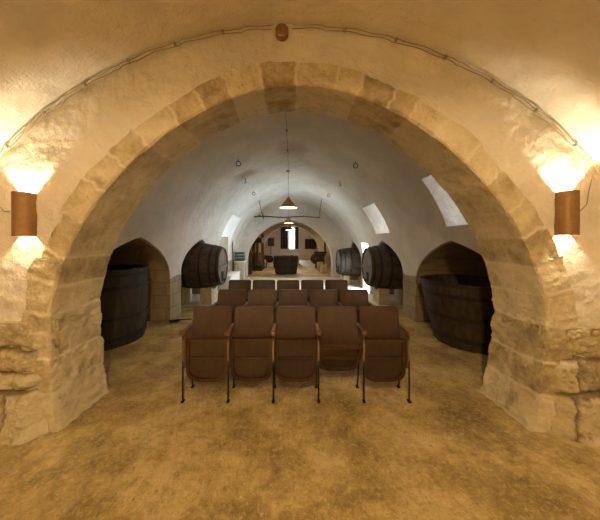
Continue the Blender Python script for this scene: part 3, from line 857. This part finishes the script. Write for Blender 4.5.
for s_ in (-1, 1):
    b = BM(); tube(b, [(.45, s_*.2, .34), (-.2, s_*.28, .45), (-.95, s_*.34, .62)], .028, 6); finish('handle', b, M['oldwood'], t)
    b = BM(); tube(b, [(-.35, s_*.28, .42), (-.42, s_*.28, 0)], .025, 6); finish('leg', b, M['oldwood'], t)
t = thing('framed_board', 'dark framed board hung on the end wall right of the window', 'picture', (1.82, 24.95, 1.02))
b = BM(); box(b, (0, .0, .48), (1.02, .03, .88)); finish('panel', b, M['darkwood'], t)
for (cx_, cz_, sx_, sz_) in ((0, .95, 1.12, .07), (0, .02, 1.12, .07), (-.53, .48, .07, 1.0), (.53, .48, .07, 1.0)):
    b = BM(); box(b, (cx_, -.01, cz_), (sx_, .06, sz_), .008); finish('frame_rail', b, M['oldwood'], t)
t = thing('grape_crusher', 'dark hand crusher on legs at the right of the far room', 'machine', (1.78, 16.2, 0))
b = BM(); q = prism([(-.42, 1.05), (.42, 1.05), (.2, .62), (-.2, .62)], 'y', -.3, .3); merge(b, q); finish('hopper', b, M['darkwood'], t)
b = BM(); lathe(b, [(.04, -.02), (.30, -.02), (.33, 0), (.30, .02), (.04, .02)], 28, Matrix.Translation((-.30, -.36, .62)) @ Matrix.Rotation(PI/2, 4, 'X'), closed=True); bmesh.ops.recalc_face_normals(b, faces=b.faces); finish('flywheel', b, M['iron'], t)
b = BM(); box(b, (0, 0, .52), (.5, .5, .2), .02); finish('roller_box', b, M['darkwood'], t)
for sx_ in (-1, 1):
    for sy_ in (-1, 1):
        b = BM(); tube(b, [(sx_*.22, sy_*.2, .48), (sx_*.28, sy_*.24, 0)], .03, 6); finish('leg', b, M['darkwood'], t)
b = BM(); box(b, (.32, .05, 1.30), (.10, .10, .9), .01); finish('post', b, M['darkwood'], t)
rough_block('tan stone block on the floor of the far room, beside the right wall', 1.72, 13.7, .34, .34, .42, 2, grp='loose blocks in the far room')
rough_block('lower tan stone block behind the other one by the right wall of the far room', 1.62, 14.7, .36, .3, .50, 6, grp='loose blocks in the far room')
t = thing('stone_altar', 'white two-tier masonry counter below the bright far window', 'counter', (-.20, 20.0, 0))
b = BM(); box(b, (0, -.25, .40), (1.55, .6, .80), .02); finish('lower_tier', b, M['white'], t)
b = BM(); box(b, (0, .2, .56), (1.45, .4, 1.12), .02); finish('upper_tier', b, M['white'], t)
# window at the end: frame + open shutters
t = thing('window_1', None, None, (0, 25.0, 0)); t['kind'] = 'structure'
b = BM()
for (cx_, cz_, sx_, sz_) in ((-.32, 2.0, .05, 2.1), (.28, 2.0, .05, 2.1), (-.02, .97, .6, .05)): box(b, (cx_, .3, cz_), (sx_, .08, sz_))
finish('window_frame', b, M['darkwood'], t)
sh = thing('window_shutter', 'wide dark board shutter standing open left of the far window', 'shutter', (-.44, 24.93, 1.0))
b = BM()
for i in range(4): box(b, (-.09-.165*i, 0, 1.1), (.155, .035, 2.2), .004)
finish('board_panel', b, M['darkwood'], sh)
for zz in (.3, 1.1, 1.9):
    b = BM(); box(b, (-.34, -.03, zz), (.62, .03, .09), .004); finish('batten', b, M['darkwood'], sh)
sh = thing('window_shutter', 'narrow dark shutter right of the far window', 'shutter', (.30, 24.93, 1.0), math.radians(0))
b = BM()
for i in range(2): box(b, (.09+.165*i, 0, 1.1), (.155, .035, 2.2), .004)
finish('board_panel', b, M['darkwood'], sh)

# ------------------------------------------------------------------ daylight
def area(name, loc, rot, sx, sy, e, col):
    o = light('AREA', name, loc, e, col, None, shape='RECTANGLE', size=sx, size_y=sy); o.rotation_euler = rot; return o
DAY = (.95, .96, 1.0)
for (a, b_), e in zip(WELLS, (1.3, 2.3)):
    area('skylight', (3.12, (a+b_)/2, 2.7), (0, math.radians(90-20), 0), 1.7, b_-a, e, DAY)
area('skylight', (-3.32, 9.3, 2.2), (0, math.radians(-90+8), 0), 2.4, 1.5, 14, (.52, .77, 1.0))
area('added_fill_daylight', (3.02, 8.56, .85), (0, math.radians(102), math.radians(-38)), 1.4, .62, 130, (.64, .83, 1.0))  # added fill light in the hidden opening, brightens the end of the hall
area('skylight', (-.06, 25.62, 2.0), (math.radians(-90), 0, 0), .72, 2.2, 130, DAY)
w = bpy.data.worlds.new('sky'); SC.world = w; w.use_nodes = True
bg = w.node_tree.nodes['Background']; bg.inputs[0].default_value = (.75, .88, 1, 1); bg.inputs[1].default_value = 1.5

# ------------------------------------------------------------------ camera
cd = bpy.data.cameras.new('camera'); cam = bpy.data.objects.new('camera', cd); COL.objects.link(cam)
cam.location = (0, 0, EYE); cam.rotation_euler = (PI/2, 0, 0)
cd.sensor_width = 36; cd.sensor_fit = 'HORIZONTAL'; cd.lens = 255/600*36; cd.clip_start = .05; cd.clip_end = 200
cd.shift_x = 8/600; cd.shift_y = -17/600
SC.camera = cam
SC.view_settings.view_transform = 'Standard'; SC.view_settings.look = 'None'; SC.view_settings.gamma = 1
SC.view_settings.use_curve_mapping = False; SC.view_settings.exposure = 1.15
SC.cycles.max_bounces = 10; SC.cycles.diffuse_bounces = 6
SC.cycles.use_denoising = True
